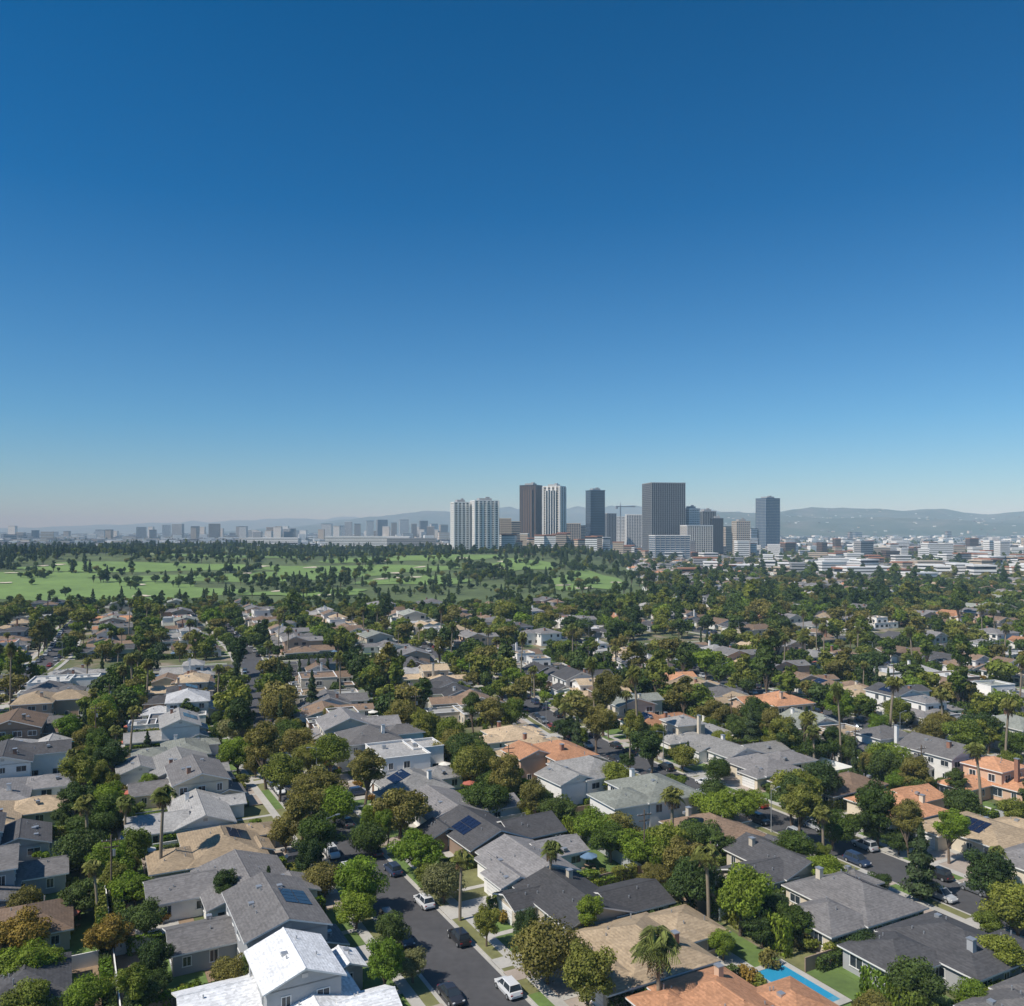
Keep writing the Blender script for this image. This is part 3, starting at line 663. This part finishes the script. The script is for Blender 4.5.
# ------------------------------------------------------------------ cars
def car(name,c,suv):
    m=MB(); P=simple('car_paint_'+name,c,.28,0); P.node_tree.nodes['Principled BSDF'].inputs['Coat Weight'].default_value=.6
    K=simple('tyre_rubber',(.02,.02,.02),.9,0) if 'tyre_rubber' not in bpy.data.materials else bpy.data.materials['tyre_rubber']
    TL=simple('tail_lamp',(.4,.02,.02),.3,0) if 'tail_lamp' not in bpy.data.materials else bpy.data.materials['tail_lamp']
    hh=.25 if suv else 0
    S=[(-2.3,.72,.38,.62),(-2.15,.86,.28,.86+hh*.5),(-1.3,.91,.24,.95+hh*.5),(0,.92,.24,.95+hh*.5),(1.0,.91,.24,.92+hh*.4),(1.95,.86,.26,.76+hh*.5),(2.28,.70,.36,.58)]
    def ring(s): x,w,b,t=s; return [(x,-w*.93,b),(x,-w,b+(t-b)*.45),(x,-w*.9,t-.03),(x,-w*.6,t),(x,w*.6,t),(x,w*.9,t-.03),(x,w,b+(t-b)*.45),(x,w*.93,b)]
    rs=[ring(s) for s in S]
    for a,b in zip(rs,rs[1:]):
        for j in range(8): m.face([a[j],b[j],b[(j+1)%8],a[(j+1)%8]],P)
    m.face(rs[0],P); m.face(rs[-1][::-1],P)
    z0=.93+hh*.45; z1=1.42+hh
    bx=[(-1.95 if suv else -1.55),(1.15)]; tx=[(-1.7 if suv else -.95),.35]
    b4=[(bx[0],-.8,z0),(bx[1],-.8,z0-.04),(bx[1],.8,z0-.04),(bx[0],.8,z0)]; t4=[(tx[0],-.62,z1),(tx[1],-.62,z1),(tx[1],.62,z1),(tx[0],.62,z1)]
    m.hexa(b4,t4,M_glass)
    m.hexa([(tx[0]-.04,-.65,z1-.02),(tx[1]+.06,-.65,z1-.02),(tx[1]+.06,.65,z1-.02),(tx[0]-.04,.65,z1-.02)],[(tx[0]+.08,-.56,z1+.05),(tx[1]-.1,-.56,z1+.05),(tx[1]-.1,.56,z1+.05),(tx[0]+.08,.56,z1+.05)],P)
    for s in (-1,1):
        for (xb,xt) in ((bx[0]+.05,tx[0]+.03),(-.25,-.3),(bx[1]-.05,tx[1])):
            m.hexa([(xb-.05,s*.78,z0-.02),(xb+.05,s*.78,z0-.02),(xb+.05,s*.83,z0-.02),(xb-.05,s*.83,z0-.02)],[(xt-.05,s*.6,z1),(xt+.05,s*.6,z1),(xt+.05,s*.645,z1),(xt-.05,s*.645,z1)],P)
        for x in (-1.42,1.4):
            i0,i1=sorted((s*.72,s*.94)); m.cyl(x,.34,i0,i1,.34,.34,K,14,'y'); i0,i1=sorted((s*.93,s*.95)); m.cyl(x,.34,i0,i1,.2,.2,M_metal,10,'y')
        m.box(.85,1.05,*sorted((s*.88,s*1.02)),z0,z0+.14,P)
        m.box(2.1,2.24,*sorted((s*.5,s*.76)),.6,.72,M_trim)
        m.box(-2.27,-2.16,*sorted((s*.5,s*.78)),.66,.8,TL)
    return m.mesh('car_'+name)
CARS=[car('white',(.7,.7,.69),False),car('silver',(.42,.43,.44),True),car('black',(.02,.02,.022),True),car('gray',(.13,.135,.14),False),car('blue',(.03,.05,.1),True),car('white_suv',(.65,.65,.65),True),car('dark',(.03,.03,.035),False),car('graphite',(.08,.08,.09),True)]
CARRED=car('red',(.3,.03,.02),False)
for k in range(-3,7):
    for side in (-1,1):
        y=82.
        while y<480:
            y+=R.uniform(5.2,15) ; x=SX(y,k); t,n=frame(y)
            if vis(x,y,10) and near_cross(x,y)>12:
                obj('parked_car',CARRED if (R.random()<.06 and y>150) else R.choice(CARS),(x+side*n[0]*3.3,y+side*n[1]*3.3,.015),math.atan2(t[1],t[0])+(0 if side>0 else math.pi)+R.uniform(-.02,.02),(1,1,1))
for p,a in cars_d: obj('parked_car',R.choice(CARS),p,a)
def lamp():
    m=MB(); m.cyl(0,0,0,.5,.16,.13,M_conc,8); m.cyl(0,0,.5,7.6,.09,.06,M_metal,8)
    m.hexa([(0,-.04,7.45),(1.7,-.04,7.85),(1.7,.04,7.85),(0,.04,7.45)],[(0,-.04,7.55),(1.7,-.04,7.95),(1.7,.04,7.95),(0,.04,7.55)],M_metal)
    m.box(1.5,2.2,-.14,.14,7.8,7.95,M_metal); return m.mesh('street_lamp')
LM=lamp()
for k in range(-2,5):
    for i in range(9):
        y=142+i*40+(k%2)*15; x=SX(y,k); t,n=frame(y); s=1 if i%2 else -1
        if vis(x,y,10): obj('street_lamp',LM,(x+s*n[0]*5.2,y+s*n[1]*5.2,.13),math.atan2(-n[1]*s,-n[0]*s))
# ------------------------------------------------------------------ towers
def tint(nm,c,r=.6,v=.05): return simple(nm,c,r,v,.05)
T_white=tint('tower_white_concrete',(.78,.77,.74)); T_beige=tint('tower_beige_stone',(.52,.43,.33)); T_dark=tint('tower_dark_metal',(.045,.045,.05),.35)
T_gl=tint('tower_glass_dark',(.03,.04,.055),.12); T_blue=tint('tower_glass_blue',(.07,.12,.18),.12); T_brown=tint('tower_bronze',(.13,.085,.06),.4); T_gray=tint('tower_gray',(.32,.32,.32))
T_tile=tint('tile_roof_red',(.36,.17,.10),.9)
def tower(name,x,y,w,d,h,rot,core,band,fin,fh=3.8,fs=4.,bt=1.2,ft=.9,crown=True,z0=0,cap=None,balc=False,step=False):
    m=MB(); m.box(-w/2,w/2,-d/2,d/2,-3,h,core)
    if band is not None:
        z=fh
        while z<h-1:
            m.box(-w/2-.35,w/2+.35,-d/2-.35,d/2+.35,z-bt/2,z+bt/2,band)
            if balc:
                for u in (-.32,0,.32): m.box(w*u-2.4,w*u+2.4,-d/2-1.9,-d/2-.36,z-.2,z+.9,band)
            z+=fh
    if fin is not None:
        for L,ax in ((w,0),(d,1)):
            n=max(2,round(L/fs))
            for i in range(n+1):
                u=-L/2+L*i/n
                for s in (-1,1):
                    if ax==0: m.box(u-ft/2,u+ft/2,*sorted((s*d/2,s*(d/2+.7))),-3,h,fin)
                    else: m.box(*sorted((s*w/2,s*(w/2+.7))),u-ft/2,u+ft/2,-3,h,fin)
    m.box(-w/2-.8,w/2+.8,-d/2-.8,d/2+.8,h,h+1.6,cap or fin or band or core)
    if step:   # projecting bays that stop short of the roof, giving notched corners
        for s in (-1,1):
            m.box(-w*.3,w*.3,*sorted((s*(d/2+.71),s*(d/2+3.2))),-3,h-9,core)
            for i in range(5):
                u=-w*.3+w*.6*i/4; m.box(u-.6,u+.6,*sorted((s*(d/2+3.2),s*(d/2+3.8))),-3,h-8,fin or core)
    if crown: m.box(-w*.28,w*.25,-d*.3,d*.28,h+1.6,h+5.5,T_gray); m.box(w*.05,w*.2,-d*.1,d*.1,h+5.5,h+8,T_gray)
    return obj(name,m.mesh(name),(x,y,z0),rot)
def tw(px0,px1,top,Zd,core,band,fin,rot=0,name='office_tower',dep=None,**k):
    wv=(px1-px0)*Zd/850; x=((px0+px1)/2-512)*Zd/850; h=(530-top)*Zd/850+55
    d=dep or wv*.8; c=abs(math.cos(rot)); s=abs(math.sin(rot)); w=(wv-d*s)/c if rot else wv
    tower(name,x,Zd,max(w,6),d,h,rot,core,band,fin,**k)
tw(451,469.5,503,1500,T_gl,T_white,T_white,.35,'apartment_tower',20,bt=1.5,fs=7,ft=2.8,balc=True)
tw(470.5,498.5,501.5,1500,T_gl,T_white,T_white,.35,'apartment_tower',26,bt=1.5,fs=7,ft=2.8,balc=True)
tw(520,542,486,1900,T_brown,T_brown,T_dark,-.5,dep=30,fs=5,ft=1.6,step=True)
tw(543,565.5,487,1880,T_gl,T_beige,T_white,-.5,dep=30,fs=9,ft=4.2,step=True)
tw(586,604.5,491,1950,T_gl,T_blue,None,.3,dep=30,fs=5,bt=.8)
tw(644,683,484,1720,T_dark,T_gl,T_gray,.18,dep=56,fs=4,ft=.5,crown=False,cap=T_gray)
tw(650,689,536,1500,T_blue,T_white,T_gray,.2,'office_building',30,crown=False,fs=9,bt=.8,cap=T_white)
tw(683,699,509,1750,T_white,T_gl,T_white,.4,dep=24); tw(697,715,512,1800,T_gl,T_dark,T_gray,.3,dep=26); tw(712,722,519,1700,T_dark,None,T_dark,0)
tw(681,712,526,1650,T_gl,T_beige,T_white,.3,dep=26,crown=False); tw(733,749,522,1700,T_gl,T_white,T_beige,.2,dep=20)
tw(757,778.5,499,2100,T_blue,T_gray,T_blue,.4,dep=38,fs=5,ft=.8)
for a in ((499,511,519,1800,T_brown,T_beige,T_beige),(510,520,522,1850,T_gl,T_beige,None),(566,580,524,2000,T_gl,T_gray,T_beige),(604,616,514,2100,T_gl,T_dark,T_gray),(615,627,517,2200,T_white,T_gl,T_white),(626,641,515,2150,T_gl,T_gray,T_white),(578,588,526,2050,T_beige,T_gl,None),(722,734,527,1900,T_beige,T_gl,None),(748,757,529,2100,T_white,T_gl,None),
  (136,147,527,4200,T_gl,T_white,None),(149,157,530,4300,T_beige,T_gl,None),(162,171,525,4400,T_white,T_gl,T_white),(173,183,524,4200,T_gl,T_white,None),(208,221,524,4100,T_gl,T_beige,T_beige),(96,105,530,4400,T_white,T_gl,None),(288,300,531,4400,T_white,T_gl,None),
  (322,332,524,4300,T_white,T_gl,None),(338,345,526,4400,T_white,T_gl,None),(345,352,522,4600,T_gl,T_white,None),(354,361,524,4500,T_beige,T_gl,None),(366,374,521,4400,T_white,T_gl,None),(376,388,520,4500,T_gl,T_gray,None),(391,397,523,4300,T_beige,T_gl,None),(399,409,520,4500,T_white,T_gl,None),(411,417,524,4500,T_gl,T_beige,None),(419,428,521,4400,T_gl,T_gray,None),(430,438,524,4500,T_white,T_gl,None),(439,448,525,4300,T_beige,T_gl,None)):
    tw(*a[:4],*a[4:],rot=R.choice((0,.2,.35)),dep=(a[1]-a[0])*a[3]/850*.6,crown=False)
for i in range(46):
    p=R.uniform(5,510) if i%3 else R.uniform(230,450); w_=R.uniform(4,9); tw(p,p+w_,R.uniform(526,533),R.uniform(3800,5200),R.choice((T_gl,T_white,T_beige)),R.choice((T_white,T_gl,T_beige)),None,dep=26,crown=False)
def low(x,y,w,d,h,mt,rot=0,name='low_rise_building',cap=None): tower(name,x,y,w,d,h,rot,T_gl,mt,None,fh=3.6,bt=2.4,crown=False,z0=H(x,y),cap=cap)
low(-330,1950,190,30,34,T_white,.05); low(-230,1950,110,30,30,T_gray,.05); low(-560,2000,120,30,30,T_white)
for i in range(22): low(-20+i*15+R.uniform(-5,5),1580+R.uniform(-80,80),R.uniform(14,24),16,R.uniform(15,30),R.choice([T_white,T_beige,T_beige]),R.uniform(-.3,.4),'condominium_block',R.choice([T_tile,T_white,T_tile]))
low(395,950,55,24,13,T_white,.1); low(330,1010,30,20,10,T_beige,.1); low(430,900,32,20,9,T_white,.3); low(480,1250,50,25,12,T_white); low(300,1100,50,20,9,T_white,.05); low(800,1600,50,22,28,T_white,.1); low(700,1650,60,20,20,T_beige,.1); low(560,1150,36,20,12,T_beige,.1)
for i in range(150):
    y=R.uniform(930,2300); x=R.uniform(.14*y+60,.63*y); far_=y>1500
    low(x,y,R.uniform(12,32),R.uniform(12,22),R.uniform(9,17) if not far_ else R.choice((10,13,16,20,27,34)),R.choice([T_white,T_white,T_white,T_beige,T_gray,T_brown]),R.uniform(-.3,.5),cap=R.choice([None,None,T_tile]))
m=MB(); m.box(-1,1,-1,1,0,150,M_metal); m.box(-14,45,-.8,.8,146,148.5,M_metal); m.hexa([(-1,-.5,148.5),(1,-.5,148.5),(1,.5,148.5),(-1,.5,148.5)],[(-.2,-.2,158),(.2,-.2,158),(.2,.2,158),(-.2,.2,158)],M_metal); m.box(-14,-9,-1.5,1.5,141,146,T_gray)
obj('tower_crane',m.mesh('tower_crane'),(268,2100,-34),.5)
mb=MB(); CM=[T_white,T_beige,T_gray,T_white,T_brown,T_gl]
for _ in range(6500):
    y=1950+R.random()**1.3*7000; x=R.uniform(-1,1)*(y*.66)
    s=y/4000; w,d,h=R.uniform(12,38)*(1+s*.5),R.uniform(10,26),R.choice((5,7,9,12,16))*(1+.3*s)
    if R.random()<.02 and y>3600: h=R.uniform(28,50)
    c,sn=math.cos(.35),math.sin(.35); q=[(x+a*c*w/2-b_*sn*d/2,y+a*sn*w/2+b_*c*d/2) for a,b_ in ((-1,-1),(1,-1),(1,1),(-1,1))]
    z=H(x,y); mb.hexa([(a,b_,z-2) for a,b_ in q],[(a,b_,z+h) for a,b_ in q],R.choice(CM))
    if h>12: 
        for zz in (.3,.55,.8): mb.hexa([(x+(a-x)*1.03,y+(b_-y)*1.03,z+h*zz) for a,b_ in q],[(x+(a-x)*1.03,y+(b_-y)*1.03,z+h*zz+1.2) for a,b_ in q],T_white)
obj('distant_city',mb.mesh('distant_city'))
# hills
m,nt,b=new_mat('hill_chaparral')
col=ramp(nt,nz(nt,.004,9,rough=.7),[(.35,(.03,.05,.022)),(.5,(.055,.07,.032)),(.62,(.11,.105,.07)),(.78,(.24,.21,.17))])
nt.links.new(col,b.inputs['Base Color']); b.inputs['Roughness'].default_value=1
def hills(name,x0,x1,y0,y1,crest,nx,ny,seed):
    v=[];
    for j in range(ny+1):
        for i in range(nx+1):
            x=x0+(x1-x0)*i/nx; y=y0+(y1-y0)*j/ny; t=j/ny
            e=crest(x)*math.sin(math.pi*min(1,t*.62))**1.1
            n_=mnoise.fractal(Vector((x/900,y/900,seed)),.9,2.1,6); rg=1-abs(mnoise.noise(Vector((x/1300,y/1600,seed+5))))*1.2
            v.append((x,y,e*(.55+.45*rg)*(1+.22*n_)-4))
    v=np.array(v); i=(np.arange(ny)[:,None]*(nx+1)+np.arange(nx)[None,:]).reshape(-1); f=np.stack([i,i+1,i+nx+2,i+nx+1],1)
    me=mesh_np(name,v,f,[m]); me.polygons.foreach_set('use_smooth',[True]*len(f)); obj(name,me); return v
v1=hills('hills',300,8000,5200,9500,lambda x:np.interp(x,[300,1200,2200,4000,7500],[35,190,250,265,255]),150,60,1.)
v2=hills('hills',-4800,3800,10500,15500,lambda x:np.interp(x,[-4800,-3600,-2200,-1400,600,2500,3800],[0,130,290,390,440,440,360]),150,50,7.)
v3=hills('hills',-16000,-2000,17500,22000,lambda x:np.interp(x,[-16000,-12000,-7000,-4500,-2000],[60,120,300,380,280]),120,40,12.)
mb=MB()
for _ in range(700):
    q=v1[R.randrange(len(v1))]
    if q[2]<5 or q[1]>8200: continue
    x,y,z=q[0]+R.uniform(-20,20),q[1]+R.uniform(-20,20),q[2]; w=R.uniform(8,20); mb.box(x-w/2,x+w/2,y-7,y+7,z-8,z+R.uniform(3,7),R.choice([T_white,T_beige,T_gray,T_brown]))
obj('hillside_houses',mb.mesh('hillside_houses'))
# ------------------------------------------------------------------ haze volume
me=bpy.data.meshes.new('haze'); a,b0,b1=24000,-1500,26000; tz=390
me.from_pydata([(-a,b0,-40),(a,b0,-40),(a,b1,-40),(-a,b1,-40),(-a,b0,tz),(a,b0,tz),(a,b1,tz),(-a,b1,tz)],[],[(3,2,1,0),(4,5,6,7),(0,1,5,4),(1,2,6,5),(2,3,7,6),(3,0,4,7)])
hm=bpy.data.materials.new('haze'); hm.use_nodes=True; nt=hm.node_tree; nt.nodes.remove(nt.nodes['Principled BSDF'])
vs=nt.nodes.new('ShaderNodeVolumeScatter'); vs.inputs['Color'].default_value=(.50,.76,1,1); vs.inputs['Density'].default_value=1.1e-4; vs.inputs['Anisotropy'].default_value=-.3
nt.links.new(vs.outputs[0],nt.nodes['Material Output'].inputs['Volume']); me.materials.append(hm); obj('haze',me)
# ------------------------------------------------------------------ light, sky, camera
sv=Vector((-.55,-.32,.77)).normalized(); el=math.asin(sv.z); az=math.atan2(sv.x,sv.y)
ld=bpy.data.lights.new('sun','SUN'); ld.energy=5.0; ld.angle=math.radians(.53); ld.color=(1,.955,.88)
so=bpy.data.objects.new('sun',ld); so.rotation_euler=(-sv).to_track_quat('-Z','Y').to_euler(); so.location=(0,0,200); COL.objects.link(so)
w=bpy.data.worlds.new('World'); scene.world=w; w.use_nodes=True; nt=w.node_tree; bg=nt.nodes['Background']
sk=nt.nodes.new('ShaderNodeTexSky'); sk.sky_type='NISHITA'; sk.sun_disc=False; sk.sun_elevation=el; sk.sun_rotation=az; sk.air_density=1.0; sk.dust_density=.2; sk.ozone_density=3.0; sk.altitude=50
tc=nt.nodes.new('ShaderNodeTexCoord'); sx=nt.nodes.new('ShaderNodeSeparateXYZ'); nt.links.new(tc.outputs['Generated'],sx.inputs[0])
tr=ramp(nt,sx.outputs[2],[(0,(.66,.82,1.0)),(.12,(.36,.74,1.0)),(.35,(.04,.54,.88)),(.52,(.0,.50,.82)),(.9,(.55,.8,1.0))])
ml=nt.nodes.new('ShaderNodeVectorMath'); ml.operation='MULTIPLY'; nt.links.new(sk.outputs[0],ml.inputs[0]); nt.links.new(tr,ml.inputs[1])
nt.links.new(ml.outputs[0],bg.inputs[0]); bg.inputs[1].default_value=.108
cd=bpy.data.cameras.new('camera'); cam=bpy.data.objects.new('camera',cd); COL.objects.link(cam); scene.camera=cam
cam.location=(0,0,55); cam.rotation_euler=(math.radians(90),0,0); cd.sensor_width=36; cd.lens=36*850/1024; cd.shift_y=27/1024; cd.clip_start=1; cd.clip_end=60000
